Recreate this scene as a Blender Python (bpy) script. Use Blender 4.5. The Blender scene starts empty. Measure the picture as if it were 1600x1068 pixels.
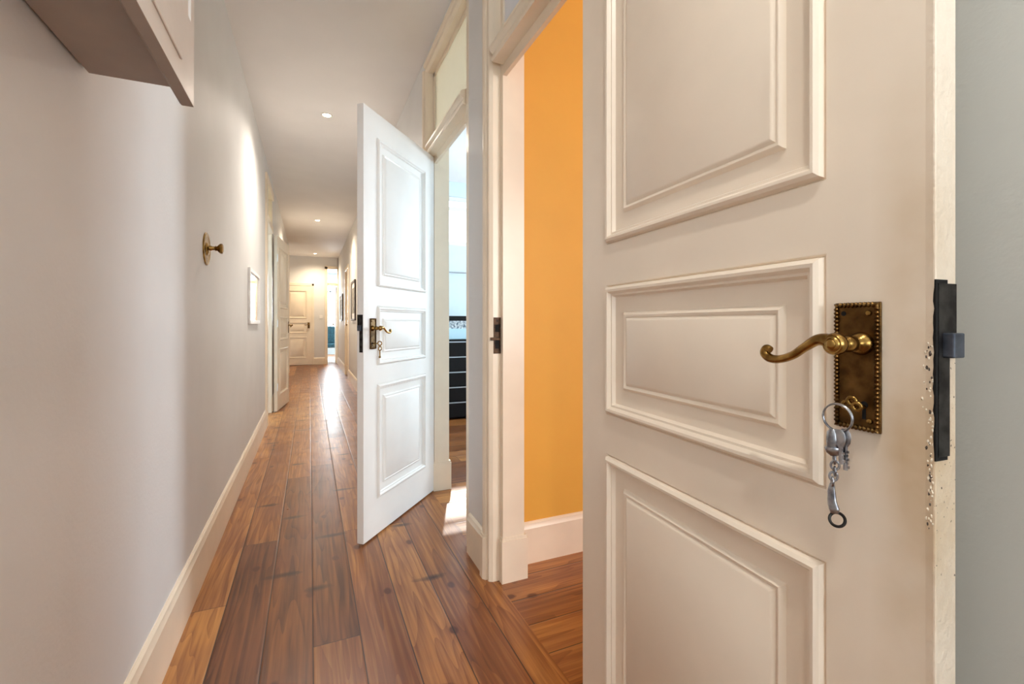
import bpy, bmesh, math, random
from mathutils import Vector, Matrix
random.seed(7)
PI = math.pi
scene = bpy.context.scene
COL = scene.collection

# ------------------------------------------------------------------ camera
cam_d = bpy.data.cameras.new('camera')
cam = bpy.data.objects.new('camera', cam_d)
COL.objects.link(cam)
cam.location = (0, 0, 1.07)
YAW = math.atan(316 / 715)
cam.rotation_euler = (PI / 2, 0, -YAW)
cam_d.sensor_width = 36
cam_d.lens = 715 * 36 / 1600
cam_d.shift_y = -(534 - 505) / 1600
cam_d.clip_start = 0.02
scene.camera = cam

# ------------------------------------------------------------------ world, exposure
world = bpy.data.worlds.new('sky')
scene.world = world
world.use_nodes = True
wn = world.node_tree
wn.nodes['Background'].inputs[0].default_value = (0.80, 0.90, 1.0, 1)
wn.nodes['Background'].inputs[1].default_value = 2.5
scene.view_settings.view_transform = 'Standard'
scene.view_settings.look = 'None'
scene.view_settings.gamma = 1
scene.view_settings.exposure = 1.05
scene.view_settings.use_curve_mapping = False
try:
    scene.cycles.use_denoising = True
    scene.cycles.max_bounces = 12
    scene.cycles.diffuse_bounces = 8
    scene.cycles.sample_clamp_indirect = 8
except Exception:
    pass


sun_d = bpy.data.lights.new('sun', 'SUN')
sun_d.energy = 5.0
sun_d.angle = math.radians(1.2)
sun_d.color = (1.0, 0.95, 0.88)
sun = bpy.data.objects.new('sun', sun_d)
sun.rotation_euler = Vector((-0.34, -1.0, -0.81)).to_track_quat('-Z', 'Y').to_euler()
COL.objects.link(sun)


def daylight(name, loc, size, direction, power, color):
    """a soft area light for daylight from windows and for added fill"""
    d = bpy.data.lights.new(name, 'AREA')
    d.shape = 'RECTANGLE'
    d.size, d.size_y = size
    d.energy = power
    d.color = color
    o = bpy.data.objects.new(name, d)
    o.location = loc
    o.rotation_euler = Vector(direction).to_track_quat('-Z', 'Z').to_euler()
    COL.objects.link(o)
    return o


CEIL = 2.80
daylight('daylight_of_pale_room', (4.06, 4.06, 1.75), (0.42, 1.6), (-1, -0.3, -0.10), 66, (0.82, 0.92, 1.0))
daylight('daylight_of_orange_room', (2.15, -1.42, 1.60), (1.3, 1.6), (-0.1, 1, -0.05), 21, (1.0, 0.98, 0.94))
daylight('daylight_of_end_room', (0.65, 16.9, 1.75), (1.1, 1.7), (0, -1, -0.1), 100, (0.86, 0.95, 1.0))
daylight('fill_behind_camera', (0.14, -2.42, 1.6), (0.9, 1.6), (0, 1, 0.9), 26, (0.88, 0.95, 1.0))  # added fill, tilted up to lift the ceiling; no window stands there
daylight('daylight_of_left_room', (-2.4, 5.8, 1.6), (1.0, 1.4), (1, 0, 0), 32, (0.74, 0.90, 1.0))


# ------------------------------------------------------------------ materials
def lin(c):
    return tuple(((v / 255) / 12.92 if v / 255 <= 0.04045 else (((v / 255) + 0.055) / 1.055) ** 2.4) for v in c) + (1,)


def mat(name, rgb, rough=0.5, metal=0.0, noise=0.0, nscale=20, bump=0.0, bscale=60, rgb2=None, coat=0.0, emit=None, spec=0.5):
    m = bpy.data.materials.new(name)
    m.use_nodes = True
    nt = m.node_tree
    b = nt.nodes['Principled BSDF']
    b.inputs['Roughness'].default_value = rough
    b.inputs['Metallic'].default_value = metal
    b.inputs['Base Color'].default_value = lin(rgb)
    b.inputs['Specular IOR Level'].default_value = spec
    if coat:
        b.inputs['Coat Weight'].default_value = coat
        b.inputs['Coat Roughness'].default_value = 0.15
    tc = nt.nodes.new('ShaderNodeTexCoord')
    n = nt.nodes.new('ShaderNodeTexNoise')
    n.inputs['Scale'].default_value = nscale
    n.inputs['Detail'].default_value = 4
    nt.links.new(tc.outputs['Object'], n.inputs['Vector'])
    r = nt.nodes.new('ShaderNodeValToRGB')
    r.color_ramp.elements[0].position = 0.35
    r.color_ramp.elements[1].position = 0.65
    c2 = rgb2 or tuple(max(0, v * (1 - noise)) for v in rgb)
    r.color_ramp.elements[0].color = lin(c2)
    r.color_ramp.elements[1].color = lin(rgb)
    nt.links.new(n.outputs['Fac'], r.inputs['Fac'])
    nt.links.new(r.outputs['Color'], b.inputs['Base Color'])
    if bump:
        n2 = nt.nodes.new('ShaderNodeTexNoise')
        n2.inputs['Scale'].default_value = bscale
        n2.inputs['Detail'].default_value = 3
        nt.links.new(tc.outputs['Object'], n2.inputs['Vector'])
        bp = nt.nodes.new('ShaderNodeBump')
        bp.inputs['Strength'].default_value = bump
        bp.inputs['Distance'].default_value = 0.002
        nt.links.new(n2.outputs['Fac'], bp.inputs['Height'])
        nt.links.new(bp.outputs['Normal'], b.inputs['Normal'])
    if emit:
        b.inputs['Emission Color'].default_value = lin(emit[0])
        b.inputs['Emission Strength'].default_value = emit[1]
    return m


M = {}
M['wall'] = mat('white plaster', (223, 223, 222), 0.55, noise=0.02, nscale=3, bump=0.25, bscale=90)
M['shaded_wall'] = mat('shaded white plaster', (198, 199, 194), 0.6, noise=0.02, nscale=3, bump=0.18, bscale=160)  # the white wall again, its shade put into a greyer colour
M['ceiling'] = mat('white ceiling paint', (236, 233, 230), 0.7, noise=0.02, nscale=2)
M['orange'] = mat('orange wall paint', (230, 174, 72), 0.6, noise=0.03, nscale=2, bump=0.15)
M['paleblue'] = mat('pale blue white paint', (216, 230, 236), 0.6, noise=0.01)
M['trim'] = mat('cream gloss trim paint', (240, 226, 204), 0.28, noise=0.03, nscale=6, bump=0.12, bscale=25)
M['door'] = mat('white gloss door paint', (244, 243, 240), 0.55, noise=0.02, nscale=5, bump=0.12, bscale=30)
M['brass'] = mat('aged brass', (176, 140, 78), 0.26, 1.0, rgb2=(120, 90, 46), nscale=60)
M['brass_dark'] = mat('tarnished brass plate', (122, 92, 52), 0.36, 1.0, rgb2=(78, 56, 30), nscale=45, bump=0.2)
M['strike'] = mat('rusty strike plate', (98, 70, 46), 0.5, 0.6, rgb2=(40, 28, 20), nscale=70)
M['steel'] = mat('worn steel', (188, 190, 196), 0.28, 1.0, rgb2=(112, 114, 124), nscale=80)
M['latch'] = mat('grey latch steel', (104, 112, 126), 0.4, 0.8, rgb2=(80, 86, 98), nscale=60)
M['dark_steel'] = mat('blackened steel', (72, 70, 68), 0.45, 0.8, rgb2=(34, 30, 30), nscale=60)
M['hole'] = mat('dark hollow', (12, 10, 9), 0.9)
M['glass_white'] = mat('opal glass', (240, 234, 218), 0.12, noise=0.01)
M['pane_solid'] = mat('painted over glass', (232, 236, 244), 0.2, noise=0.01)
_nt = M['glass_white'].node_tree
_t, _m = _nt.nodes.new('ShaderNodeBsdfTranslucent'), _nt.nodes.new('ShaderNodeMixShader')
_t.inputs[0].default_value = lin((252, 244, 226))
_m.inputs[0].default_value = 0.5
_nt.links.new(_nt.nodes['Principled BSDF'].outputs[0], _m.inputs[1])
_nt.links.new(_t.outputs[0], _m.inputs[2])
_nt.links.new(_m.outputs[0], _nt.nodes['Material Output'].inputs[0])
M['lamp'] = mat('lit lamp lens', (255, 240, 215), 0.3, emit=((255, 226, 185), 30))
M['chrome'] = mat('white lamp ring', (225, 222, 215), 0.3)
M['black'] = mat('black lacquer', (13, 10, 10), 0.45, noise=0.3, spec=0.25)
M['silver'] = mat('brushed silver edge', (190, 195, 200), 0.35, 0.9)
M['mirror'] = mat('mirror glass', (240, 240, 240), 0.02, 1.0)
M['white_plastic'] = mat('white frame', (235, 234, 232), 0.35)
M['cabinet'] = mat('off white cabinet paint', (236, 233, 230), 0.4, noise=0.03, nscale=9, bump=0.1)
M['cabinet_under'] = mat('brown grey cabinet underside', (172, 160, 150), 0.55, noise=0.08, nscale=5)
M['print'] = mat('muted print', (176, 168, 150), 0.5, rgb2=(96, 92, 88), nscale=14)
M['frame_dark'] = mat('dark wooden frame', (74, 60, 50), 0.4)
M['teal'] = mat('teal fabric', (66, 112, 126), 0.8, noise=0.3, nscale=20)
M['lightblue'] = mat('light blue box', (190, 222, 234), 0.5)
M['patterned'] = mat('patterned box', (230, 236, 236), 0.5, rgb2=(40, 70, 90), nscale=40)
M['white_stone'] = mat('white marble sill', (236, 233, 226), 0.25, rgb2=(190, 180, 168), nscale=14)


# paint of the near door: the same cream gloss with tan handling stains and flaked edge paint
def near_door_paint():
    m = mat('cream door paint with stains', (248, 234, 216), 0.32, noise=0.03, nscale=4, bump=0.15, bscale=22)
    nt = m.node_tree
    b = nt.nodes['Principled BSDF']
    base = b.inputs['Base Color'].links[0].from_socket
    tc = nt.nodes.new('ShaderNodeTexCoord')
    sx = nt.nodes.new('ShaderNodeSeparateXYZ')
    nt.links.new(tc.outputs['Object'], sx.inputs[0])

    def math_(op, a, bb=None, clamp=False):
        n = nt.nodes.new('ShaderNodeMath')
        n.operation = op
        n.use_clamp = clamp
        for i, v in enumerate((a, bb)):
            if v is None:
                continue
            if hasattr(v, 'links'):
                nt.links.new(v, n.inputs[i])
            else:
                n.inputs[i].default_value = v
        return n.outputs[0]

    def noise(scale, detail=4):
        n = nt.nodes.new('ShaderNodeTexNoise')
        n.inputs['Scale'].default_value = scale
        n.inputs['Detail'].default_value = detail
        nt.links.new(tc.outputs['Object'], n.inputs['Vector'])
        return n.outputs['Fac']

    def mix(f, a, col):
        n = nt.nodes.new('ShaderNodeMix')
        n.data_type = 'RGBA'
        nt.links.new(f, n.inputs[0])
        nt.links.new(a, n.inputs[6])
        n.inputs[7].default_value = lin(col)
        return n.outputs[2]
    # tan stain on the lock stile, from the fingers of decades
    st = math_('MULTIPLY', math_('ADD', sx.outputs[0], -0.690), 30, True)
    zz = math_('SUBTRACT', 1.0, math_('MULTIPLY', math_('ABSOLUTE', math_('ADD', sx.outputs[2], -0.93)), 2.2), True)
    f = math_('MULTIPLY', math_('MULTIPLY', st, zz), math_('MULTIPLY', math_('ADD', noise(9), -0.25), 2.6, True))
    c = mix(math_('MULTIPLY', f, 0.75), base, (196, 164, 116))
    # flaked paint and specks close to the edge
    ed = math_('MULTIPLY', math_('ADD', sx.outputs[0], -0.745), 130, True)
    chips = math_('GREATER_THAN', math_('MULTIPLY', ed, noise(170, 5)), 0.67)
    zl = math_('LESS_THAN', sx.outputs[2], 1.10)
    zl2 = math_('GREATER_THAN', sx.outputs[2], 0.80)
    c = mix(math_('MULTIPLY', math_('MULTIPLY', chips, zl), zl2), c, (92, 74, 56))
    nt.links.new(c, b.inputs['Base Color'])
    bump2 = nt.nodes.new('ShaderNodeBump')
    bump2.inputs['Distance'].default_value = 0.003
    nt.links.new(math_('MULTIPLY', ed, noise(90, 5)), bump2.inputs['Height'])
    bump2.inputs['Strength'].default_value = 0.7
    nt.links.new(b.inputs['Normal'].links[0].from_socket, bump2.inputs['Normal'])
    nt.links.new(bump2.outputs['Normal'], b.inputs['Normal'])
    return m


M['near_door'] = near_door_paint()


def floor_mat(name, across=False):
    """pine boards 15 cm wide; across=True lays them along X"""
    m = bpy.data.materials.new(name)
    m.use_nodes = True
    nt = m.node_tree
    N, L = nt.nodes, nt.links
    b = N['Principled BSDF']

    def sock(n, i, v):
        if hasattr(v, 'links'):
            L.new(v, n.inputs[i])
        else:
            n.inputs[i].default_value = v

    def ma(op, a, bb=None, clamp=False):
        n = N.new('ShaderNodeMath')
        n.operation = op
        n.use_clamp = clamp
        sock(n, 0, a)
        if bb is not None:
            sock(n, 1, bb)
        return n.outputs[0]

    def comb(x, y, z):
        n = N.new('ShaderNodeCombineXYZ')
        sock(n, 0, x)
        sock(n, 1, y)
        sock(n, 2, z)
        return n.outputs[0]

    def noise(vec, scale, detail=3, dist=0.0):
        n = N.new('ShaderNodeTexNoise')
        n.inputs['Scale'].default_value = scale
        n.inputs['Detail'].default_value = detail
        n.inputs['Distortion'].default_value = dist
        L.new(vec, n.inputs['Vector'])
        return n.outputs['Fac']

    def white(vec):
        n = N.new('ShaderNodeTexWhiteNoise')
        n.noise_dimensions = '3D'
        L.new(vec, n.inputs['Vector'])
        return n.outputs['Value']

    def mix(f, a, c, mode='MIX'):
        n = N.new('ShaderNodeMix')
        n.data_type = 'RGBA'
        n.blend_type = mode
        sock(n, 0, f)
        sock(n, 6, a)
        sock(n, 7, c)
        return n.outputs[2]
    tc = N.new('ShaderNodeTexCoord')
    sx = N.new('ShaderNodeSeparateXYZ')
    L.new(tc.outputs['Object'], sx.inputs[0])
    u, v = (sx.outputs[1], sx.outputs[0]) if across else (sx.outputs[0], sx.outputs[1])
    bu = ma('DIVIDE', ma('ADD', u, 10.0 - 0.71 + 0.05 * across), 0.15)
    idx = ma('FLOOR', bu)
    fr = ma('FRACT', bu)
    w1 = white(comb(idx, 3.0, 0.0))
    bv = ma('ADD', ma('DIVIDE', v, 2.1), ma('MULTIPLY', w1, 7.0))
    jdx = ma('FLOOR', bv)
    jf = ma('FRACT', bv)
    w2 = white(comb(idx, jdx, 5.0))
    # wood grain: long streaks, cathedral arches
    off = ma('MULTIPLY', w2, 37.0)
    gv = comb(ma('MULTIPLY', u, 1.0), ma('ADD', ma('MULTIPLY', v, 0.035), off), off)
    g1 = noise(gv, 75, 5, 0.15)
    gv2 = comb(ma('MULTIPLY', u, 1.0), ma('ADD', ma('MULTIPLY', v, 0.09), off), off)
    g2 = noise(gv2, 7, 2, 0.3)
    rings = ma('FRACT', ma('MULTIPLY', g2, 14.0))
    ringd = ma('MULTIPLY', ma('POWER', rings, 2.0), 0.4)
    ramp = N.new('ShaderNodeValToRGB')
    e = ramp.color_ramp.elements
    e[0].position, e[0].color = 0.0, lin((76, 38, 17))
    e[1].position, e[1].color = 1.0, lin((200, 142, 78))
    k = e.new(0.5)
    k.color = lin((138, 84, 41))
    tone = ma('ADD', ma('MULTIPLY', ma('ADD', g1, -0.5), 0.95), ma('ADD', ma('MULTIPLY', w2, 0.62), 0.22))
    tone = ma('SUBTRACT', tone, ma('MULTIPLY', ringd, 0.55), True)
    L.new(tone, ramp.inputs[0])
    c = ramp.outputs[0]
    # reddish / greyish wear patches
    wear = noise(comb(ma('MULTIPLY', u, 1.0), ma('MULTIPLY', v, 0.6), off), 3.2, 4)
    c = mix(ma('MULTIPLY', ma('ADD', wear, -0.45), 2.2, True), c, lin((122, 72, 50)))
    # knots with dark rims, a short crosswise smear beside them
    vo = N.new('ShaderNodeTexVoronoi')
    vo.voronoi_dimensions = '2D'
    vo.inputs['Scale'].default_value = 1.0
    L.new(comb(ma('MULTIPLY', u, 5.5), ma('MULTIPLY', v, 3.4), 0.0), vo.inputs['Vector'])
    kd = ma('ADD', vo.outputs['Distance'], ma('MULTIPLY', noise(tc.outputs['Object'], 30, 3), 0.06))
    knot = ma('SUBTRACT', 1.0, ma('MULTIPLY', ma('ADD', kd, -0.085), 24.0), True)
    sel = ma('GREATER_THAN', white(vo.outputs['Color']), 0.58)
    c = mix(ma('MULTIPLY', ma('MULTIPLY', knot, sel), 0.9), c, lin((58, 26, 12)))
    halo = ma('SUBTRACT', 1.0, ma('MULTIPLY', kd, 3.2), True)
    c = mix(ma('MULTIPLY', ma('MULTIPLY', halo, sel), 0.45), c, lin((120, 62, 32)))
    vo2 = N.new('ShaderNodeTexVoronoi')
    vo2.voronoi_dimensions = '2D'
    vo2.inputs['Scale'].default_value = 1.0
    L.new(comb(ma('ADD', ma('MULTIPLY', u, 3.4), ma('MULTIPLY', noise(tc.outputs['Object'], 9), 0.5)), ma('MULTIPLY', v, 10.0), 4.0), vo2.inputs['Vector'])
    sm = ma('SUBTRACT', 1.0, ma('MULTIPLY', vo2.outputs['Distance'], 4.2), True)
    sel2 = ma('GREATER_THAN', white(vo2.outputs['Color']), 0.93)
    c = mix(ma('MULTIPLY', ma('MULTIPLY', ma('POWER', sm, 0.7), sel2), 0.95), c, lin((40, 18, 8)))
    # dark gaps between boards and at the butt joints
    ga = ma('GREATER_THAN', ma('ABSOLUTE', ma('ADD', fr, -0.5)), 0.487)
    gj = ma('LESS_THAN', jf, 0.0014)
    gap = ma('MAXIMUM', ga, gj)
    soft = ma('MULTIPLY', ma('ADD', ma('ABSOLUTE', ma('ADD', fr, -0.5)), -0.46), 12.0, True)
    c = mix(ma('MULTIPLY', soft, 0.35), c, lin((96, 52, 28)))
    c = mix(ma('MULTIPLY', gap, 0.85), c, lin((44, 24, 14)))
    L.new(c, b.inputs['Base Color'])
    ro = ma('ADD', ma('MULTIPLY', noise(tc.outputs['Object'], 6, 4), 0.22), 0.22)
    L.new(ro, b.inputs['Roughness'])
    bp = N.new('ShaderNodeBump')
    bp.inputs['Strength'].default_value = 0.35
    bp.inputs['Distance'].default_value = 0.004
    hgt = ma('ADD', ma('MULTIPLY', g1, 0.25), ma('ADD', ma('MULTIPLY', wear, 0.8), ma('MULTIPLY', soft, -1.0)))
    L.new(hgt, bp.inputs['Height'])
    L.new(bp.outputs['Normal'], b.inputs['Normal'])
    b.inputs['Specular IOR Level'].default_value = 0.5
    return m


M['floor'] = floor_mat('pine boards along the corridor')
M['floor_across'] = floor_mat('pine boards across the rooms', True)


# ------------------------------------------------------------------ mesh helpers
class MB:
    def __init__(self):
        self.v, self.f, self.mi = [], [], []

    def face(self, idx, mi=0):
        self.f.append(idx)
        self.mi.append(mi)

    def box(self, x0, x1, y0, y1, z0, z1, mi=0):
        b = len(self.v)
        self.v += [(x, y, z) for x in (x0, x1) for y in (y0, y1) for z in (z0, z1)]
        for q in ((0, 1, 3, 2), (4, 6, 7, 5), (0, 4, 5, 1), (2, 3, 7, 6), (0, 2, 6, 4), (1, 5, 7, 3)):
            self.face([b + i for i in q], mi)
        return self

    def prism(self, pts, z0, z1, mi=0):
        b, n = len(self.v), len(pts)
        self.v += [(x, y, z0) for x, y in pts] + [(x, y, z1) for x, y in pts]
        for i in range(n):
            j = (i + 1) % n
            self.face([b + i, b + j, b + n + j, b + n + i], mi)
        self.face([b + i for i in reversed(range(n))], mi)
        self.face([b + n + i for i in range(n)], mi)
        return self

    def extrude_axis(self, prof, fn, t0, t1, mi=0):
        """closed profile swept straight; fn(p, t) -> xyz"""
        b, n = len(self.v), len(prof)
        self.v += [fn(p, t0) for p in prof] + [fn(p, t1) for p in prof]
        for i in range(n):
            j = (i + 1) % n
            self.face([b + i, b + j, b + n + j, b + n + i], mi)
        self.face([b + i for i in reversed(range(n))], mi)
        self.face([b + n + i for i in range(n)], mi)
        return self

    def tube(self, pts, rads, seg=14, mi=0, flat=1.0, closed=False):
        pts = [Vector(p) for p in pts]
        n = len(pts)
        b = len(self.v)
        prev = None
        for i, p in enumerate(pts):
            if closed:
                t = pts[(i + 1) % n] - pts[i - 1]
            else:
                t = pts[min(i + 1, n - 1)] - pts[max(i - 1, 0)]
            t.normalize()
            if prev is None:
                ref = Vector((0, 0, 1)) if abs(t.z) < 0.9 else Vector((0, 1, 0))
                a = t.cross(ref).normalized()
            else:
                a = (prev - t * prev.dot(t)).normalized()
            prev = a
            c = t.cross(a)
            r = rads[i] if isinstance(rads, (list, tuple)) else rads
            for k in range(seg):
                w = 2 * PI * k / seg
                self.v.append(tuple(p + a * (r * math.cos(w)) + c * (r * flat * math.sin(w))))
        for i in range(n if closed else n - 1):
            for k in range(seg):
                k2, i2 = (k + 1) % seg, (i + 1) % n
                self.face([b + i * seg + k, b + i * seg + k2, b + i2 * seg + k2, b + i2 * seg + k], mi)
        if not closed:
            self.face([b + k for k in reversed(range(seg))], mi)
            self.face([b + (n - 1) * seg + k for k in range(seg)], mi)
        return self

    def lathe(self, prof, base, axis, seg=28, mi=0, sx=1.0):
        """prof: (radius, distance along axis)"""
        axis = Vector(axis).normalized()
        ref = Vector((0, 0, 1)) if abs(axis.z) < 0.9 else Vector((1, 0, 0))
        a = axis.cross(ref).normalized()
        c = axis.cross(a)
        b = len(self.v)
        base = Vector(base)
        for r, t in prof:
            r = max(r, 1e-5)
            for k in range(seg):
                w = 2 * PI * k / seg
                self.v.append(tuple(base + axis * t + a * (r * sx * math.cos(w)) + c * (r * math.sin(w))))
        for i in range(len(prof) - 1):
            for k in range(seg):
                k2 = (k + 1) % seg
                self.face([b + i * seg + k, b + i * seg + k2, b + (i + 1) * seg + k2, b + (i + 1) * seg + k], mi)
        self.face([b + k for k in reversed(range(seg))], mi)
        self.face([b + (len(prof) - 1) * seg + k for k in range(seg)], mi)
        return self

    def build(self, name, mats, parent=None, xf=None, smooth=None, bevel=0.0, bseg=2, weld=True):
        me = bpy.data.meshes.new(name)
        vs = [xf(p) for p in self.v] if xf else self.v
        me.from_pydata([tuple(v) for v in vs], [], self.f)
        if not isinstance(mats, (list, tuple)):
            mats = [mats]
        for m in mats:
            me.materials.append(m)
        for p, i in zip(me.polygons, self.mi):
            p.material_index = i
        bm = bmesh.new()
        bm.from_mesh(me)
        if weld:
            bmesh.ops.remove_doubles(bm, verts=bm.verts, dist=1e-6)
        bmesh.ops.recalc_face_normals(bm, faces=bm.faces)
        bm.to_mesh(me)
        bm.free()
        if smooth:
            for p in me.polygons:
                p.use_smooth = True
            me.set_sharp_from_angle(angle=math.radians(smooth))
        o = bpy.data.objects.new(name, me)
        COL.objects.link(o)
        if parent:
            o.parent = parent
        if bevel:
            bv = o.modifiers.new('bevel', 'BEVEL')
            bv.width = bevel
            bv.segments = bseg
            bv.limit_method = 'ANGLE'
            bv.angle_limit = math.radians(40)
        return o


def tag(o, label=None, cat=None, group=None, kind=None):
    if label: o['label'] = label
    if cat: o['category'] = cat
    if group: o['group'] = group
    if kind: o['kind'] = kind
    return o


def empty(name, loc, rz=0.0):
    o = bpy.data.objects.new(name, None)
    o.empty_display_size = 0.1
    o.location = loc
    o.rotation_euler = (0, 0, rz)
    COL.objects.link(o)
    return o


def copy_tree(o, parent=None):
    c = o.copy()
    COL.objects.link(c)
    c.parent = parent
    for ch in list(o.children):
        copy_tree(ch, c)
    return c


def catmull(pts, rads, k=6):
    P = [Vector(p) for p in pts]
    out, rr = [], []
    n = len(P)
    for i in range(n - 1):
        p0, p1, p2, p3 = P[max(i - 1, 0)], P[i], P[i + 1], P[min(i + 2, n - 1)]
        for s in range(k):
            t = s / k
            out.append(0.5 * ((2 * p1) + (-p0 + p2) * t + (2 * p0 - 5 * p1 + 4 * p2 - p3) * t * t + (-p0 + 3 * p1 - 3 * p2 + p3) * t ** 3))
            rr.append(rads[i] * (1 - t) + rads[i + 1] * t)
    out.append(P[-1])
    rr.append(rads[-1])
    return out, rr


# ------------------------------------------------------------------ the setting
XL, XR = -0.42, 0.69          # corridor wall faces
XRI = 0.83                    # room side of the right wall
OP1 = (1.04, 1.74)            # orange room opening
OP2 = (2.13, 2.875)           # pale room opening
OP5 = (9.42, 10.13)           # far right closed door
OPL = (5.42, 6.17)            # left opening
TT = 2.65                     # top of the transoms

floor = MB().box(XL - 0.6, 0.71, -2.6, 13.0, -0.04, 0.0).build('floor', M['floor'])
tag(floor, kind='structure')
f2 = MB().box(0.71, 4.2, -1.6, 5.5, -0.04, 0.0).box(0.71, 1.2, 5.5, 13.0, -0.04, 0.0).build('floor_rooms', M['floor_across'])
tag(f2, kind='structure')
f3 = MB().box(-3.2, XL - 0.6, 4.4, 7.4, -0.04, 0.0).box(-1.2, 2.4, 13.0, 17.2, -0.04, 0.0).build('floor_far', M['floor_across'])
tag(f3, kind='structure')
ceil = MB().box(-1.25, 0.9, -2.7, 13.07, CEIL, CEIL + 0.05).box(0.9, 4.2, -1.6, 5.5, CEIL, CEIL + 0.05).box(-1.25, 2.4, 13.07, 17.1, CEIL, CEIL + 0.05).box(-3.3, -1.25, 4.4, 7.4, CEIL, CEIL + 0.05).build('ceiling', M['ceiling'])
tag(ceil, kind='structure')

# left wall
w = MB()
w.box(XL - 0.15, XL, -2.6, OPL[0] - 0.02, 0, CEIL)
w.box(XL - 0.15, XL, OPL[0] - 0.02, OPL[1] + 0.02, TT - 0.09, CEIL)
w.box(XL - 0.15, XL, OPL[1] + 0.02, 11.0, 0, CEIL)
w.box(-1.2, XL - 0.16, 10.9, 11.0, 0, CEIL)
w.box(-1.25, -1.15, 11.0, 12.95, 0, CEIL)
tag(w.build('wall_left', M['wall']), kind='structure')


# right wall: faces that look into the orange room carry its paint
def right_wall():
    w = MB()
    segs = [(-2.6, OP1[0] - 0.04), (OP1[1] + 0.04, OP2[0] - 0.04), (OP2[1] + 0.04, OP5[0] - 0.02), (OP5[1] + 0.02, 12.95)]
    for y0, y1 in segs:
        w.box(XR, XRI, y0, y1, 0, CEIL)
    w.box(XR, XRI, OP1[0] - 0.04, OP1[1] + 0.04, TT + 0.04, CEIL)
    w.box(XR, XRI, OP2[0] - 0.04, OP2[1] + 0.04, TT + 0.04, CEIL)
    w.box(XR, XRI, OP5[0] - 0.02, OP5[1] + 0.02, 2.16, CEIL)
    for i, f in enumerate(w.f):
        xs = [w.v[k][0] for k in f]
        ys = [w.v[k][1] for k in f]
        if min(xs) > XRI - 0.001:
            w.mi[i] = 1 if max(ys) < 1.86 or (min(ys) > 1.7 and max(ys) < 2.2) else 2
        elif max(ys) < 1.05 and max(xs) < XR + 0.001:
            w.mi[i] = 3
    return w.build('wall_right', [M['wall'], M['orange'], M['paleblue'], M['shaded_wall']], weld=False)


tag(right_wall(), kind='structure')

w = MB()
w.box(XL - 0.16, XRI, -2.7, -2.6, 0, CEIL)
tag(w.build('wall_back', M['wall']), kind='structure')

# end wall with the narrow doorway at its right
w = MB()
w.box(-1.25, 0.40, 12.95, 13.07, 0, CEIL)
w.box(0.40, 0.70, 12.95, 13.07, 2.52, CEIL)
w.box(0.68, 0.90, 12.95, 13.07, 0, CEIL)
tag(w.build('wall_end', M['wall']), kind='structure')

# orange room
w = MB()
w.box(XRI, 3.6, 1.85, 1.90, 0, CEIL)
w.box(3.6, 3.7, -1.6, 1.90, 0, CEIL)
w.box(XRI, 3.6, -1.6, -1.5, 0, 0.75)
w.box(XRI, 3.6, -1.6, -1.5, 2.45, CEIL)
w.box(XRI, 1.45, -1.6, -1.5, 0.75, 2.45)
w.box(2.85, 3.6, -1.6, -1.5, 0.75, 2.45)
tag(w.build('wall_orange', M['orange']), kind='structure')

# pale room
w = MB()
w.box(XRI, 4.1, 1.90, 1.96, 0, CEIL)
w.box(XRI, 4.1, 5.40, 5.50, 0, 2.02)
w.box(XRI, 4.1, 5.40, 5.50, 2.62, CEIL)
w.box(XRI, 1.35, 5.40, 5.50, 2.02, 2.62)
w.box(2.6, 4.1, 5.40, 5.50, 2.02, 2.62)
w.box(4.1, 4.2, 1.90, 5.5, 0, 0.9)
w.box(4.1, 4.2, 1.90, 5.5, 2.6, CEIL)
w.box(4.1, 4.2, 1.90, 3.65, 0.9, 2.6)
w.box(4.1, 4.2, 4.35, 5.5, 0.9, 2.6)
tag(w.build('wall_pale', M['paleblue']), kind='structure')

# left side room and the end room
w = MB()
w.box(-3.2, XL - 0.16, 4.4, 4.5, 0, CEIL)
w.box(-3.2, XL - 0.16, 7.3, 7.4, 0, CEIL)
w.box(-3.3, -3.2, 4.4, 7.4, 0, CEIL)
tag(w.build('wall_side', M['paleblue']), kind='structure')
w = MB()
w.box(-1.25, -1.15, 13.07, 17.2, 0, CEIL)
w.box(2.3, 2.4, 13.07, 17.2, 0, CEIL)
w.box(0.90, 2.4, 13.0, 13.07, 0, CEIL)
w.box(-1.2, 2.4, 17.0, 17.1, 0, 0.85)
w.box(-1.2, 2.4, 17.0, 17.1, 2.65, CEIL)
w.box(-1.2, 0.1, 17.0, 17.1, 0.85, 2.65)
w.box(1.2, 2.4, 17.0, 17.1, 0.85, 2.65)
tag(w.build('wall_far', M['paleblue']), kind='structure')


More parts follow.
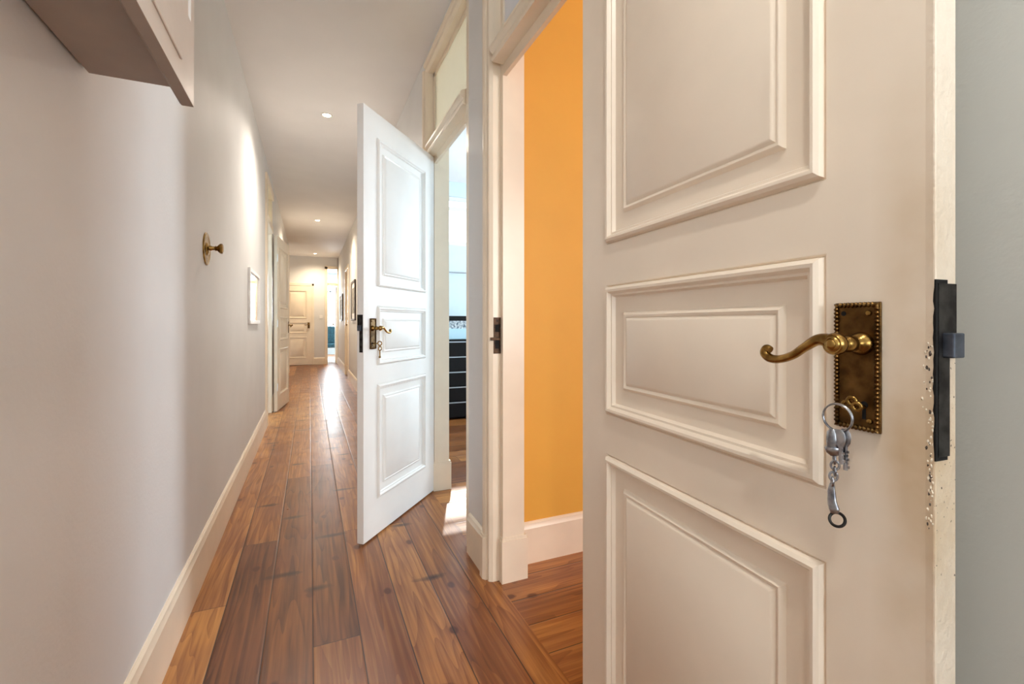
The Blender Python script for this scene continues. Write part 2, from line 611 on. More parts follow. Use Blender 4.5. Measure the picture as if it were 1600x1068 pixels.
def window(name, axis, plane, a0, a1, z0, z1, nbar):
    """casement frame with glazing bars standing in a wall opening"""
    fr, gl = MB(), MB()

    def bx(mb, p0, p1, q0, q1, r0, r1):
        if axis == 'x':
            mb.box(p0, p1, q0, q1, r0, r1)
        else:
            mb.box(q0, q1, p0, p1, r0, r1)
    t = 0.05
    bx(fr, plane, plane + 0.06, a0, a1, z0, z0 + t)
    bx(fr, plane, plane + 0.06, a0, a1, z1 - t, z1)
    bx(fr, plane, plane + 0.06, a0, a0 + t, z0 + t, z1 - t)
    bx(fr, plane, plane + 0.06, a1 - t, a1, z0 + t, z1 - t)
    zt = z0 + (z1 - z0) * 0.72
    bx(fr, plane + 0.01, plane + 0.05, a0 + t, a1 - t, zt, zt + 0.05)
    for i in range(1, nbar + 1):
        a = a0 + (a1 - a0) * i / (nbar + 1)
        bx(fr, plane + 0.01, plane + 0.05, a - 0.03, a + 0.03, z0 + t, z1 - t)
    root = tag(fr.build(name, M['white_plastic'], bevel=0.003), kind='structure')
    bx(gl, plane + 0.028, plane + 0.032, a0 + t, a1 - t, z0 + t, z1 - t)
    g = mat(name + ' glass', (250, 252, 252), 0.0)
    gt = g.node_tree
    tr, gs, fr_, mx = (gt.nodes.new(n) for n in ('ShaderNodeBsdfTransparent', 'ShaderNodeBsdfGlossy', 'ShaderNodeFresnel', 'ShaderNodeMixShader'))
    gs.inputs['Roughness'].default_value = 0.02
    gt.links.new(fr_.outputs[0], mx.inputs[0])
    gt.links.new(tr.outputs[0], mx.inputs[1])
    gt.links.new(gs.outputs[0], mx.inputs[2])
    gt.links.new(mx.outputs[0], gt.nodes['Material Output'].inputs[0])
    gl.build('window_pane', g, root)


window('window_1', 'x', 4.12, 3.65, 4.35, 0.9, 2.6, 1)
window('added_sun_window', 'y', 5.42, 1.35, 2.6, 2.02, 2.62, 1)  # high window added so the sun reaches the doorway floor
window('window_2', 'y', -1.58, 1.45, 2.85, 0.75, 2.45, 1)
window('window_3', 'y', 17.02, 0.1, 1.2, 0.85, 2.65, 1)

# ------------------------------------------------------------------ door frames
# profile points (e, x): e = distance outwards from the opening edge, x = depth
CAS = [(0.0, 0.825), (0.0, 0.728), (0.025, 0.728), (0.025, 0.694), (0.034, 0.680), (0.040, 0.6765), (0.046, 0.680),
       (0.058, 0.680), (0.062, 0.673), (0.070, 0.668), (0.082, 0.668), (0.090, 0.674), (0.095, 0.6895), (0.095, 0.72),
       (0.05, 0.72), (0.05, 0.825)]
CAS_FLUSH = [(0.0, 0.825), (0.0, 0.728), (0.025, 0.728), (0.025, 0.6895), (0.06, 0.6895), (0.06, 0.72), (0.05, 0.72), (0.05, 0.825)]


def frame(name, y0, y1, top, pane_mat):
    m = MB()
    # far leg, near leg (flat where the leaf folds back), head
    m.prism([(x, y1 + e) for e, x in CAS], 0, top + 0.05)
    m.prism([(x, y0 - e) for e, x in CAS_FLUSH], 0, top)
    m.extrude_axis(CAS, lambda p, t: (p[1], t, top + p[0]), y0 - 0.06, y1 + 0.05)
    # transom bar
    bar = [(0.70, 2.215), (0.676, 2.205), (0.668, 2.195), (0.668, 2.182), (0.676, 2.172), (0.682, 2.168), (0.682, 2.152),
           (0.676, 2.146), (0.680, 2.136), (0.728, 2.136), (0.728, 2.092), (0.745, 2.092), (0.745, 2.20), (0.74, 2.205), (0.73, 2.215)]
    m.extrude_axis(bar, lambda p, t: (p[0], t, p[1]), y0, y1)
    # the bar's front returns along the rebate
    o = m.build(name, M['trim'], smooth=25, weld=False)
    tag(o, kind='structure')
    # plinth blocks
    pl = MB()
    for k, z0, z1 in ((0.0, 0, 0.172), (0.004, 0.172, 0.184)):
        pl.box(0.721 + k, 0.838 - k, y1 - 0.008 + k, y1 + 0.06, z0, z1)
        pl.prism([(0.672 + k, y1 + 0.050 + k), (0.661 + k, y1 + 0.064), (0.661 + k, y1 + 0.097), (0.70, y1 + 0.099), (0.70, y1 + 0.050 + k)], z0, z1)
    pl.build('plinth_block', M['trim'], o, bevel=0.002)
    pane = MB().box(0.736, 0.742, y0, y1, 2.20, top)
    pane.build('transom_pane', M[pane_mat], o)
    return o


fr1 = frame('trim_1', OP1[0], OP1[1], TT, 'pane_solid')
fr2 = frame('trim_2', OP2[0], OP2[1], TT, 'glass_white')

# strike plate let into the far jamb of the orange room's opening
s = MB().box(0.696, 0.728, 1.7625, 1.7640, 0.945, 1.095).build('strike_plate', M['strike'], fr1)
MB().box(0.702, 0.722, 1.7615, 1.7626, 1.035, 1.065).box(0.702, 0.722, 1.7615, 1.7626, 0.965, 1.010).build('strike_hole', M['hole'], s)
MB().box(0.681, 0.728, 1.7605, 1.7645, 1.000, 1.012).build('strike_lip', M['strike'], s, bevel=0.001)

# marble sill catching daylight in the pale room's doorway, worn boards beyond
# baseboards
BB = [(0.0, 0.0), (0.018, 0.0), (0.018, 0.155), (0.013, 0.165), (0.011, 0.175), (0.004, 0.182), (0.0, 0.182)]


def baseboard(name, fn, t0, t1):
    return tag(MB().extrude_axis(BB, fn, t0, t1).build(name, M['trim'], smooth=25), kind='structure')


baseboard('baseboard_left', lambda p, t: (XL + p[0], t, p[1]), -2.6, OPL[0] - 0.09)
baseboard('baseboard_left_far', lambda p, t: (XL + p[0], t, p[1]), OPL[1] + 0.09, 11.0)
baseboard('baseboard_right', lambda p, t: (XR - p[0], t, p[1]), 1.836, 2.045)
baseboard('baseboard_right_far', lambda p, t: (XR - p[0], t, p[1]), OP2[1] + 0.10, OP5[0] - 0.07)
baseboard('baseboard_right_end', lambda p, t: (XR - p[0], t, p[1]), OP5[1] + 0.07, 12.95)
baseboard('baseboard_right_near', lambda p, t: (XR - p[0], t, p[1]), -2.6, 0.97)
baseboard('baseboard_orange', lambda p, t: (t, 1.85 - p[0], p[1]), XRI, 3.6)
baseboard('baseboard_end', lambda p, t: (t, 12.95 - p[0], p[1]), 0.10, 0.36)

# left opening: trim on the corridor face and on the jambs
m = MB()
m.box(XL - 0.16, XL + 0.022, OPL[0] - 0.09, OPL[0] + 0.0, 0, TT - 0.1)
m.box(XL - 0.16, XL + 0.006, OPL[1], OPL[1] + 0.09, 0, TT - 0.1)
m.box(XL - 0.16, XL + 0.022, OPL[0] - 0.09, OPL[1] + 0.09, TT - 0.1, TT - 0.02)
m.box(XL - 0.16, XL + 0.022, OPL[0], OPL[1], 2.14, 2.22)
o = tag(m.build('trim_3', M['trim'], bevel=0.004), kind='structure')
MB().box(XL - 0.10, XL - 0.094, OPL[0], OPL[1], 2.22, TT - 0.1).build('transom_pane', M['glass_white'], o)

# corner board where the corridor widens, end door casing, end doorway casing
tag(MB().box(XL - 0.02, XL + 0.02, 10.88, 11.02, 0, CEIL - 0.2).build('trim_4', M['trim'], bevel=0.004), kind='structure')
m = MB()
m.box(-0.72, -0.64, 12.915, 12.95, 0, 2.10).box(0.05, 0.10, 12.915, 12.95, 0, 2.10).box(-0.72, 0.10, 12.915, 12.95, 2.04, 2.11)
tag(m.build('trim_5', M['trim'], bevel=0.004), kind='structure')
m = MB()
m.box(0.36, 0.43, 12.91, 13.09, 0, 2.56).box(0.665, 0.69, 12.91, 13.09, 0, 2.56).box(0.36, 0.69, 12.91, 13.09, 2.49, 2.57)
m.box(0.43, 0.665, 12.95, 13.05, 2.06, 2.14)
tag(m.build('trim_6', M['trim'], bevel=0.004), kind='structure')
m = MB()
m.box(XR - 0.02, XRI, OP5[0] - 0.07, OP5[0] + 0.0, 0, 2.22).box(XR - 0.02, XRI, OP5[1], OP5[1] + 0.07, 0, 2.22)
m.box(XR - 0.02, XRI, OP5[0] - 0.07, OP5[1] + 0.07, 2.145, 2.22)
tag(m.build('trim_7', M['trim'], bevel=0.004), kind='structure')


# ------------------------------------------------------------------ panelled doors
Z_RAILS = (0.008, 0.187, 0.7635, 0.858, 1.158, 1.255, 2.007, 2.13)


def rect_ring_panel(mb, a0, a1, z0, z1, thick):
    prof = [(0.0, 0.0), (0.002, -0.003), (0.005, 0.006), (0.010, 0.010), (0.015, 0.009), (0.018, 0.005), (0.020, 0.001), (0.024, 0.001), (0.028, -0.007),
            (0.062, -0.008), (0.065, -0.003), (0.069, -0.0005), (0.073, -0.002), (0.075, -0.004), (0.079, -0.001), (0.083, 0.001)]
    for side in (1, -1):
        loops = []
        for o, h in prof:
            out = h if side == 1 else -thick - h
            b = len(mb.v)
            mb.v += [(a0 + o, out, z0 + o), (a1 - o, out, z0 + o), (a1 - o, out, z1 - o), (a0 + o, out, z1 - o)]
            loops.append(b)
        for i in range(len(loops) - 1):
            for k in range(4):
                k2 = (k + 1) % 4
                mb.face([loops[i] + k, loops[i] + k2, loops[i + 1] + k2, loops[i + 1] + k])
        mb.face([loops[-1] + k for k in range(4)])
        if side == 1:
            first = loops[0]
        else:
            for k in range(4):
                k2 = (k + 1) % 4
                mb.face([first + k, first + k2, loops[0] + k2, loops[0] + k])


def leaf_mesh(mb, W, T, zr, sa):
    A = [0.0, sa, W - sa, W]
    panels = {(1, 1), (1, 3), (1, 5)}
    for i in range(3):
        for j in range(len(zr) - 1):
            if (i, j) in panels:
                # sides of the hole
                a0, a1, z0, z1 = A[i], A[i + 1], zr[j], zr[j + 1]
                for p, q in (((a0, z0), (a1, z0)), ((a1, z0), (a1, z1)), ((a1, z1), (a0, z1)), ((a0, z1), (a0, z0))):
                    b = len(mb.v)
                    mb.v += [(p[0], 0, p[1]), (q[0], 0, q[1]), (q[0], -T, q[1]), (p[0], -T, p[1])]
                    mb.face([b, b + 1, b + 2, b + 3])
                continue
            for yy in (0, -T):
                b = len(mb.v)
                mb.v += [(A[i], yy, zr[j]), (A[i + 1], yy, zr[j]), (A[i + 1], yy, zr[j + 1]), (A[i], yy, zr[j + 1])]
                mb.face([b, b + 1, b + 2, b + 3])
    for j in range(len(zr) - 1):
        for a in (0.0, W):
            b = len(mb.v)
            mb.v += [(a, 0, zr[j]), (a, -T, zr[j]), (a, -T, zr[j + 1]), (a, 0, zr[j + 1])]
            mb.face([b, b + 1, b + 2, b + 3])
    for i in range(3):
        for z in (zr[0], zr[-1]):
            b = len(mb.v)
            mb.v += [(A[i], 0, z), (A[i + 1], 0, z), (A[i + 1], -T, z), (A[i], -T, z)]
            mb.face([b, b + 1, b + 2, b + 3])


def make_door(name, hinge, d, normal_sign, W=0.7535, T=0.036, paint='door', label='', furniture='full', scale_top=1.0, hinges=True):
    """local axes: X along the leaf from the hinge, Y*sign out of the visible face"""
    s = normal_sign
    root = empty(name, (hinge[0], hinge[1], 0), math.atan2(d[1], d[0]))
    tag(root, label, 'door', kind='structure')
    P = M[paint]

    def X(p):
        return (p[0], s * p[1], p[2])
    zr = [Z_RAILS[0]] + [z * scale_top for z in Z_RAILS[1:]]
    mb = MB()
    leaf_mesh(mb, W, T, zr, 0.116)
    leaf = mb.build('door_leaf', P, root, X, bevel=0.0018)
    for j in (1, 3, 5):
        pm = MB()
        rect_ring_panel(pm, 0.116, W - 0.116, zr[j], zr[j + 1], T)
        pm.build('panel', P, root, X, smooth=30)
    e = W - 0.7535    # furniture shifts with the free edge
    # lock face let into the free edge, latch bolt
    lp = MB().box(W - 0.001, W + 0.0012, -T * 0.95, -T * 0.10, 1.045, 1.112).box(W - 0.001, W + 0.0012, -T * 0.62, -T * 0.10, 0.930, 1.045).build('lock_plate', M['dark_steel'], root, X)
    MB().box(W, W + 0.011, -T * 0.80, -T * 0.28, 1.034, 1.060).build('latch_bolt', M['latch'], lp, X, bevel=0.0015)
    # backplate with roped border
    a0, a1, z0, z1 = 0.6515 + e, 0.7035 + e, 0.943, 1.095
    if furniture == 'simple':
        a0, a1 = 0.660 + e, 0.70 + e
    bp = MB().box(a0, a1, 0, 0.0035, z0, z1).build('backplate', M['brass_dark'], root, X, bevel=0.0012)
    rope = MB()
    n_a, n_z = 10, 30
    loop = []
    for i in range(n_a):
        loop.append((a0 + 0.003 + (a1 - a0 - 0.006) * i / n_a, z0 + 0.003))
    for i in range(n_z):
        loop.append((a1 - 0.003, z0 + 0.003 + (z1 - z0 - 0.006) * i / n_z))
    for i in range(n_a):
        loop.append((a1 - 0.003 - (a1 - a0 - 0.006) * i / n_a, z1 - 0.003))
    for i in range(n_z):
        loop.append((a0 + 0.003, z1 - 0.003 - (z1 - z0 - 0.006) * i / n_z))
    pts, rad = [], []
    for i, (a, z) in enumerate(loop):
        a2, z2 = loop[(i + 1) % len(loop)]
        pts += [(a, 0.0042, z), ((a + a2) / 2, 0.0042, (z + z2) / 2)]
        rad += [0.0034, 0.0017]
    rope.tube(pts, rad, seg=8, closed=True)
    rope.build('rope_border', M['brass_dark'], bp, X, smooth=60)
    for (a, z) in ((a1 - 0.012, z1 - 0.013), (a1 - 0.011, z0 + 0.013)):
        MB().lathe([(0.0034, 0), (0.0034, 0.001), (0.0026, 0.0024), (0.0008, 0.003)], (a, 0.0035, z), (0, 1, 0), 16).build('screw', M['brass'], bp, X, smooth=40)
    hl = MB().lathe([(0.0030, 0), (0.0030, 0.0002)], (a0 + 0.011, 0.0036, z1 - 0.013), (0, 1, 0), 16)
    hl.build('screw_hole', M['hole'], bp, X)
    kx = 0.686 + e
    kh = MB().lathe([(0.0042, 0), (0.0042, 0.0003)], (kx, 0.0036, 0.974), (0, 1, 0), 18)
    kh.box(kx - 0.0020, kx + 0.0020, 0.0036, 0.0040, 0.957, 0.973)
    kh.build('keyhole', M['hole'], bp, X)
    # lever handle: rose, neck, roundel, S-shaped lever with scroll tip
    hz, ha = 1.0463, 0.6835 + e
    lv = MB()
    lv.lathe([(0.0135, 0.0), (0.0138, 0.003), (0.0125, 0.007), (0.0095, 0.010), (0.0065, 0.013), (0.0062, 0.017), (0.0085, 0.020), (0.0098, 0.024), (0.0098, 0.027),
              (0.0080, 0.031), (0.0060, 0.034), (0.0066, 0.037), (0.0100, 0.039), (0.0124, 0.042), (0.0130, 0.046), (0.0124, 0.050), (0.0108, 0.0520), (0.0092, 0.0518),
              (0.0086, 0.0532), (0.0066, 0.0545), (0.0058, 0.0540), (0.0046, 0.0556), (0.0008, 0.0564)],
             (ha, 0.0030, hz), (0, 1, 0), 32)
    path = [(ha, 0.049, hz), (ha - 0.010, 0.049, hz + 0.004), (ha - 0.022, 0.0488, hz + 0.0035), (ha - 0.038, 0.0485, hz - 0.006), (ha - 0.054, 0.048, hz - 0.0165),
            (ha - 0.072, 0.0475, hz - 0.0225), (ha - 0.087, 0.047, hz - 0.0225), (ha - 0.0955, 0.0465, hz - 0.0165), (ha - 0.0935, 0.046, hz - 0.0100), (ha - 0.0875, 0.046, hz - 0.0115)]
    rr = [0.0085, 0.0080, 0.0066, 0.0055, 0.0052, 0.0052, 0.0058, 0.0062, 0.0056, 0.0046]
    pts, rad = catmull(path, rr, 6)
    lv.tube(pts, rad, seg=16)
    lv.build('lever_handle', M['brass'], root, X, smooth=45)
    if hinges:
        for z in (0.30, 1.07, 1.86):
            MB().tube([(-0.004, -0.0 if furniture == 'full' else 0.004, z - 0.045), (-0.004, -0.0 if furniture == 'full' else 0.004, z + 0.045)], 0.006, 12).build('hinge', M['white_plastic'], root, X, smooth=40)
    return root


H1, F1 = Vector((.646, 1.010)), Vector((.597, .258))
d1 = (F1 - H1).normalized()
door_near = make_door('door_1', H1, d1, -1, paint='near_door', hinges=False,
                      label='cream panelled door at the right foreground folded back with keys in its lock')
H2, F2 = Vector((.725, 2.872)), Vector((.236, 2.299))
d2 = (F2 - H2).normalized()
door_mid = make_door('door_2', H2, d2, 1, label='bright white panelled door standing half open into the corridor', hinges=False)
d3 = Vector((.10, .745)).normalized()
door_left = make_door('door_3', (-.358, 6.195), d3, -1, paint='trim', furniture='simple',
                      label='cream panelled door folded back along the left corridor wall')
door_end = make_door('door_4', (-.64, 12.92), (1, 0), -1, W=0.69, paint='trim', scale_top=0.955, hinges=False,
                     label='closed cream panelled door in the end wall of the corridor')
door_right = make_door('door_5', (XR + 0.015, OP5[1] - 0.002), (0, -1), -1, W=OP5[1] - OP5[0] - 0.004, paint='trim', hinges=False, furniture='simple',
                       label='closed cream door in the far right corridor wall beyond the pictures')

# dark hollow around the torn lock face of the near door
mb = MB()
random.seed(3)
T = 0.036
pts_l, pts_r = [], []
W = 0.7535
for i in range(26):
    z = 0.926 + 0.19 * i / 25
    pts_l.append((0.0006, z))
strip = MB()
for i in range(26):
    z = 0.926 + 0.19 * i / 25
    a = W - 0.0007 - random.random() * 0.0016 * (1 if 1 < i < 24 else 0.2)
    strip.v += [(a, 0.0004, z), (W + 0.0006, 0.0004, z), (W + 0.0006, -T * 0.55, z)]
for i in range(25):
    b = i * 3
    strip.face([b, b + 1, b + 4, b + 3])
    strip.face([b + 1, b + 2, b + 5, b + 4])
strip.build('torn_lock_edge', M['hole'], door_near, lambda p: (p[0], -p[1], p[2]))
# chips of thick old paint along that corner
flakes = MB()
for i in range(80):
    z = 0.85 + 0.20 * random.random()
    a = W - 0.002 - abs(random.gauss(0, 0.0035))
    r = 0.0005 + random.random() * 0.0010
    n = 6
    b = len(flakes.v)
    for k in range(n):
        w_ = 2 * PI * k / n
        flakes.v.append((a + r * math.cos(w_) * random.uniform(.6, 1.2), 0.0, z + 1.8 * r * math.sin(w_) * random.uniform(.6, 1.2)))
    flakes.v.append((a, 0.0010, z))
    for k in range(n):
        flakes.face([b + k, b + (k + 1) % n, b + n], 1 if i % 3 == 0 else 0)
tag(flakes.build('paint_flakes', [M['trim'], M['frame_dark']], door_near, lambda p: (p[0], -p[1], p[2])), kind='stuff')


# ------------------------------------------------------------------ keys
def torus(mb, c, r, tr, nrm=(0, 1, 0), seg=32, tilt=0.0, sz=1.0):
    nrm = Vector(nrm).normalized()
    a = nrm.cross(Vector((0, 0, 1)))
    if a.length < 1e-3:
        a = Vector((1, 0, 0))
    a.normalize()
    c2 = nrm.cross(a)
    pts = [Vector(c) + a * (r * math.cos(2 * PI * i / seg)) + c2 * (r * sz * math.sin(2 * PI * i / seg)) for i in range(seg)]
    mb.tube(pts, tr, 10, closed=True)


def door_frame_matrix(root, s):
    R = Matrix.Rotation(root.rotation_euler.z, 4, 'Z')
    return Matrix.Translation(root.location) @ R, s


def local_xf(s):
    return lambda p: (p[0], s * p[1], p[2])


# near door: key in the lock, split ring, two steel keys, a snap hook chain
k = empty('key_bunch', (H1.x, H1.y, 0), math.atan2(d1.y, d1.x))
tag(k, 'bunch of steel keys and snap hook hanging from the brass key in the foreground door', 'keys')
S = local_xf(-1)
kb = MB()
kb.tube([(.686, .002, .9715), (.686, .018, .9715)], 0.0026, 12)
for da, dz in ((0, 0.0050), (-0.0062, -0.0006), (0.0062, -0.0006)):
    torus(kb, (.6845 + da * .9, .0225 + da * .0, .9745 + dz), 0.0042, 0.0022, (0.25, 1, 0), 20)
kb.build('lock_key', M['brass'], k, S, smooth=50)
rg = MB()
torus(rg, (.6725, .0285, .9585), 0.0162, 0.0010, (0.1, 1, 0), 44)
torus(rg, (.6728, .0303, .9582), 0.0160, 0.0010, (0.1, 1, 0), 44)
rg.build('split_ring', M['steel'], k, S, smooth=50)


def steel_key(a, out, z, ln, tilt, wid=0.0085, name='key', head='oval'):
    m_ = MB()
    t = Vector((math.sin(tilt), 0, -math.cos(tilt)))
    c = Vector((a, out, z))
    q = c + t * 0.010
    m_.tube([c, c + t * 0.004, c + t * 0.010, c + t * 0.016, c + t * 0.020], [0.0035, wid * .75, wid * .85, wid * .7, 0.0035], 14, flat=0.28)
    m_.tube([c + t * 0.018, c + t * ln], [0.0030, 0.0026], 10, flat=0.5)
    for i in range(5):
        p = c + t * (ln - 0.004 - i * 0.0045)
        m_.box(p.x, p.x + 0.0042 - 0.0012 * (i % 2), p.y - 0.0009, p.y + 0.0009, p.z - 0.0014, p.z + 0.0014)
    return m_.build(name, M['steel'], k, S, smooth=50)


steel_key(.6795, .027, .9460, 0.048, 0.02)
steel_key(.6765, .032, .9450, 0.040, 0.06)
# swivel snap hook
sh = MB()
sh.tube([(.6680, .030, .9440), (.6682, .030, .9400), (.6683, .030, .9280), (.6684, .030, .9230)], [0.0036, 0.0066, 0.0074, 0.0062], 16)
sh.tube([(.6684, .030, .9230), (.6684, .030, .9205), (.6686, .030, .9160), (.6690, .030, .9120)], [0.0086, 0.0092, 0.0076, 0.0038], 16)
sh.build('swivel_clasp', M['steel'], k, S, smooth=45)
lk = MB()
links = [(.6695, .9080), (.6702, .9010), (.6698, .8940), (.6685, .8875), (.6672, .8810)]
for i, (a, z) in enumerate(links):
    torus(lk, (a, .030, z), 0.0042, 0.0014, (1, 1, 0) if i % 2 else (1, -1, 0), 18, sz=1.25)
lk.build('chain', M['steel'], k, S, smooth=50)
hk = MB()
pts, rad = catmull([(.6668, .030, .8780), (.6662, .030, .8680), (.6680, .031, .8580), (.6700, .031, .8490), (.6712, .031, .8440)], [0.0028, 0.0048, 0.0046, 0.0062, 0.0040], 5)
hk.tube(pts, rad, 12, flat=0.6)
pts, rad = catmull([(.6655, .029, .8720), (.6640, .0285, .8620), (.6648, .0285, .8520), (.6668, .029, .8430)], [0.0022, 0.0032, 0.0036, 0.0024], 5)
hk.tube(pts, rad, 10)
hk.build('snap_hook', M['steel'], k, S, smooth=50)
er = MB()
torus(er, (.6728, .030, .8375), 0.0078, 0.0017, (0.35, 1, 0.5), 30)
er.build('end_ring', M['dark_steel'], k, S, smooth=50)

# middle door: brass key in the lock and a second key hanging from it
k2 = empty('key_bunch', (H2.x, H2.y, 0), math.atan2(d2.y, d2.x))
tag(k2, 'small brass key with another key dangling in the lock of the white half open door', 'keys')
S2 = local_xf(1)
m_ = MB()
m_.tube([(.686, .002, .9715), (.686, .036, .9715)], 0.0026, 12)
torus(m_, (.686, .046, .9720), 0.0100, 0.0026, (1, 0.15, 0), 26)
m_.build('lock_key', M['brass'], k2, S2, smooth=50)
m_ = MB()
torus(m_, (.686, .047, .9470), 0.0095, 0.0026, (0.3, 1, 0), 26)
torus(m_, (.686, .047, .9590), 0.0050, 0.0012, (1, 0.3, 0), 20)
m_.tube([(.686, .047, .938), (.686, .047, .902)], 0.0028, 12)
m_.box(.680, .694, .0455, .0485, .900, .910)
m_.build('key', M['brass'], k2, S2, smooth=50)

# ------------------------------------------------------------------ left wall fittings
# brass bell knob
t = empty('brass_wall_knob', (XL, 2.40, 1.40))
tag(t, 'brass knob on a round brass plate projecting from the left wall', 'knob')
MB().lathe([(0.0725, 0), (0.0725, 0.003), (0.069, 0.006), (0.060, 0.0065), (0.056, 0.0045), (0.030, 0.0045), (0.026, 0.009), (0.017, 0.012), (0.015, 0.013)],
           (0, 0, 0), (1, 0, 0), 48).build('wall_plate', M['brass'], t, smooth=35)
MB().lathe([(0.012, 0.010), (0.011, 0.020), (0.0085, 0.024), (0.0085, 0.034), (0.0125, 0.037), (0.0095, 0.040), (0.011, 0.043), (0.020, 0.051), (0.0225, 0.056), (0.0225, 0.062), (0.018, 0.065), (0.006, 0.066)],
           (0, 0, 0.004), (1, 0, 0), 32).build('knob', M['brass'], t, smooth=35)

# mirror in a pale frame
t = empty('wall_mirror', (XL, 4.25, 1.065))
tag(t, 'small pale framed mirror on the left wall reflecting a bright window', 'mirror')
m_ = MB()
y0, y1, z1 = -0.36, 0.36, 0.425
m_.box(0, 0.018, y0, y0 + 0.03, 0, z1).box(0, 0.018, y1 - 0.03, y1, 0, z1).box(0, 0.018, y0 + 0.03, y1 - 0.03, z1 - 0.03, z1).box(0, 0.018, y0 + 0.03, y1 - 0.03, 0, 0.03)
m_.build('mirror_frame', M['white_plastic'], t, bevel=0.003)
MB().box(0.001, 0.008, y0 + 0.028, y1 - 0.028, 0.028, z1 - 0.028).build('mirror_glass', M['mirror'], t)

# electric meter cabinet high on the left wall
t = empty('wall_cabinet', (XL, 0.45, 1.545))
tag(t, 'off white wooden meter cabinet high on the left wall with a brown grey underside', 'cabinet')
D, L_, Hc = 0.187, 0.755, 0.62
m_ = MB()
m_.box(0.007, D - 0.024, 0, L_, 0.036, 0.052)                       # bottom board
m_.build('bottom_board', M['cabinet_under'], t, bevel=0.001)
m_ = MB()
m_.box(0.002, D - 0.024, L_ - 0.016, L_, 0.052, Hc).box(0.002, D - 0.024, 0, 0.016, 0.052, Hc).box(0.002, D - 0.024, 0.016, L_ - 0.016, Hc - 0.016, Hc)
m_.build('carcass', M['cabinet'], t, bevel=0.001)
# front frame: stile at the far end, bottom rail with its small chamfer behind
m_ = MB()
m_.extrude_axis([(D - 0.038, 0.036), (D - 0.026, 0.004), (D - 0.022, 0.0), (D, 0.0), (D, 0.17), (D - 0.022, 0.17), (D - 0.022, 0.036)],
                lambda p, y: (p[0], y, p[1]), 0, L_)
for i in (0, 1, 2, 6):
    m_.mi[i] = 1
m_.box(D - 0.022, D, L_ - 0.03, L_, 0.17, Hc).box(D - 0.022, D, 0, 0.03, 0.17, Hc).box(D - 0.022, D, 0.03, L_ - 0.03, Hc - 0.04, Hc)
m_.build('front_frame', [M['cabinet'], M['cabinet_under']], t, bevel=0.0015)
m_ = MB()
m_.box(D, D + 0.004, 0.05, 0.64, 0.045, 0.095)
m_.build('rail_molding', M['cabinet'], t, bevel=0.0025)
m_ = MB()
m_.box(D - 0.018, D - 0.004, 0.032, L_ - 0.032, 0.172, Hc - 0.042)
m_.box(D - 0.004, D + 0.003, 0.07, L_ - 0.07, 0.21, Hc - 0.08)
m_.build('door', M['cabinet'], t, bevel=0.003)

# pictures on the far right wall
def picture(y0, y1, z0, z1, label, frame_m, mat_m):
    t = empty('framed_picture', (XR, (y0 + y1) / 2, z0))
    tag(t, label, 'picture')
    hw, h = (y1 - y0) / 2, z1 - z0
    b_ = 0.03
    MB().box(-0.025, 0, -hw, -hw + b_, 0, h).box(-0.025, 0, hw - b_, hw, 0, h).box(-0.025, 0, -hw + b_, hw - b_, 0, b_).box(-0.025, 0, -hw + b_, hw - b_, h - b_, h).build('frame', frame_m, t, bevel=0.002)
    MB().box(-0.012, -0.001, -hw + b_, hw - b_, b_, h - b_).build('mount', M['white_plastic'], t)
    MB().box(-0.0135, -0.0121, -hw + b_ + 0.09, hw - b_ - 0.09, b_ + 0.09, h - b_ - 0.09).build('print', mat_m, t)


picture(7.85, 8.55, 1.12, 1.79, 'larger framed print on the right corridor wall nearest the white open door', M['frame_dark'], M['print'])
picture(11.05, 11.75, 1.13, 1.75, 'dark framed picture further down the right wall close to the end doorway', M['frame_dark'], M['print'])

# light switch on end wall
t = MB().box(0.225, 0.305, 12.938, 12.95, 1.20, 1.28).build('light_switch', M['white_plastic'], bevel=0.003)
tag(t, 'small white light switch on the end wall beside the cream door', 'switch')


# ------------------------------------------------------------------ downlights
def make_downlight():
    t = empty('recessed_downlight', (0, 0, CEIL))
    m_ = MB()
    m_.lathe([(0.030, 0.0), (0.046, 0.0), (0.046, 0.003), (0.040, 0.006), (0.032, 0.004), (0.030, 0.001)], (0, 0, 0), (0, 0, -1), 36)
    m_.build('lamp_ring', M['chrome'], t, smooth=35)
    m_ = MB().lathe([(0.030, 0.0), (0.030, 0.002), (0.02, 0.0035), (0.001, 0.004)], (0, 0, 0), (0, 0, -1), 36)
    m_.build('lamp_lens', M['lamp'], t, smooth=60)
    return t


dl = make_downlight()
spots = [(0.13, 4.10, 'ceiling downlight nearest the camera, above the white half open door'),
         (0.12, 8.35, 'middle ceiling downlight of the corridor row'),
         (0.12, 12.35, 'farthest ceiling downlight in front of the end wall'),
         (0.13, -0.15, None)]
for i, (x, y, lab) in enumerate(spots):
    if lab:
        o = dl if i == 0 else copy_tree(dl)
        o.location = (x, y, CEIL)
        tag(o, lab, 'ceiling light', 'downlights along the corridor ceiling')
    L = bpy.data.lights.new('downlight_beam', 'SPOT')
    L.energy = (60, 75, 60, 26)[i]
    L.color = ((1.0, 0.90, 0.79), (1.0, 0.83, 0.62), (1.0, 0.80, 0.56), (1.0, 0.95, 0.88))[i]
    L.spot_size = math.radians(150)
    L.spot_blend = 0.9
    L.shadow_soft_size = 0.04
    lo = bpy.data.objects.new('downlight_beam', L)
    lo.location = (x, y, CEIL - 0.02)
    COL.objects.link(lo)

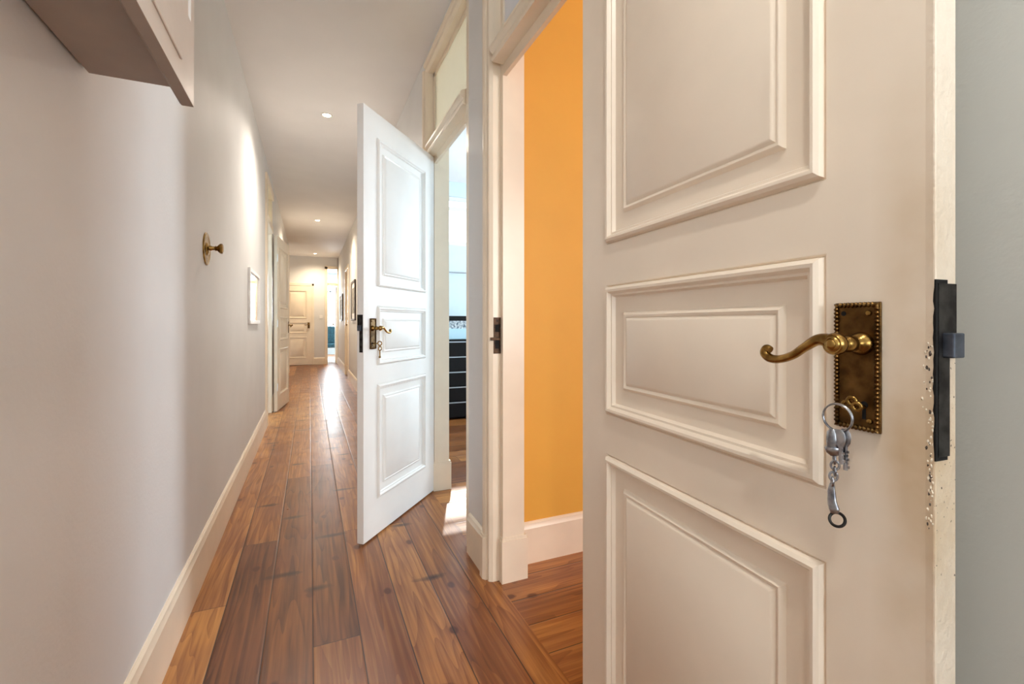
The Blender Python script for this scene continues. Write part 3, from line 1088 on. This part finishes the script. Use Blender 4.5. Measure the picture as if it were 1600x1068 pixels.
# ------------------------------------------------------------------ pale room furniture
t = empty('chest_of_drawers', (1.45, 5.12, 0))
tag(t, 'black chest of drawers with silver edged drawers seen through the half open door', 'chest of drawers')
MB().box(-0.45, 0.45, -0.20, 0.22, 0.02, 0.89).build('carcass', M['black'], t, bevel=0.003)
for i in range(5):
    z = 0.04 + i * 0.168
    dr = MB().box(-0.44, 0.44, -0.222, -0.20, z, z + 0.158).build('drawer', M['black'], t, bevel=0.002)
    MB().box(-0.44, 0.44, -0.232, -0.222, z + 0.146, z + 0.158).build('drawer_edge', M['silver'], dr)
t = MB().box(1.10, 1.85, 4.98, 5.28, 0.89, 1.01).build('storage_box', M['lightblue'], bevel=0.006)
tag(t, 'light blue box lying on the black chest of drawers', 'box')
t = MB().box(1.14, 1.80, 5.00, 5.26, 1.01, 1.10).build('patterned_box', M['patterned'], bevel=0.004)
tag(t, 'white box with dark blue pattern on top of the light blue box', 'box')
t = MB().box(1.12, 1.82, 5.00, 5.26, 1.10, 1.155).build('tray', M['black'], bevel=0.004)
tag(t, 'flat black tray topmost on the stacked boxes', 'tray')
t = empty('curtain_rail', (1.5, 5.36, 1.69))
tag(t, 'thin grey rail fixed to the pale wall above the black chest', 'rail')
MB().tube([(-0.5, 0, 0), (0.5, 0, 0)], 0.008, 12).build('rod', M['silver'], t, smooth=40)
for bx in (-0.45, 0.45):
    MB().tube([(bx, 0.04, 0), (bx, 0, 0)], 0.006, 10).build('bracket', M['silver'], t)

# ------------------------------------------------------------------ end room armchair and table
t = empty('teal_chair', (0.62, 14.6, 0), 0.15)
tag(t, 'teal upholstered chair in the bright room beyond the end doorway', 'chair')
MB().box(-0.27, 0.27, -0.26, 0.26, 0.36, 0.48).build('seat', M['teal'], t, bevel=0.03, bseg=3)
MB().box(-0.27, 0.27, 0.20, 0.29, 0.48, 0.98).build('backrest', M['teal'], t, bevel=0.03, bseg=3)
for sx in (-1, 1):
    for sy in (-1, 1):
        MB().tube([(sx * 0.22, sy * 0.21, 0.37), (sx * 0.24, sy * 0.23, 0.0)], [0.02, 0.012], 10).build('leg', M['black'], t)

# narrow door leaf swung into the end room
d6 = empty('door_6', (0.664, 13.10, 0))
tag(d6, 'cream narrow door swung open into the bright end room', 'door', kind='structure')
MB().box(-0.03, 0.0, 0, 0.55, 0.008, 2.05).build('door_leaf', M['trim'], d6, bevel=0.003)
MB().lathe([(0.012, 0), (0.012, 0.02), (0.025, 0.035), (0.025, 0.05), (0.01, 0.058)], (-0.03, 0.48, 1.05), (-1, 0, 0), 20).build('door_knob', M['brass'], d6, smooth=40)
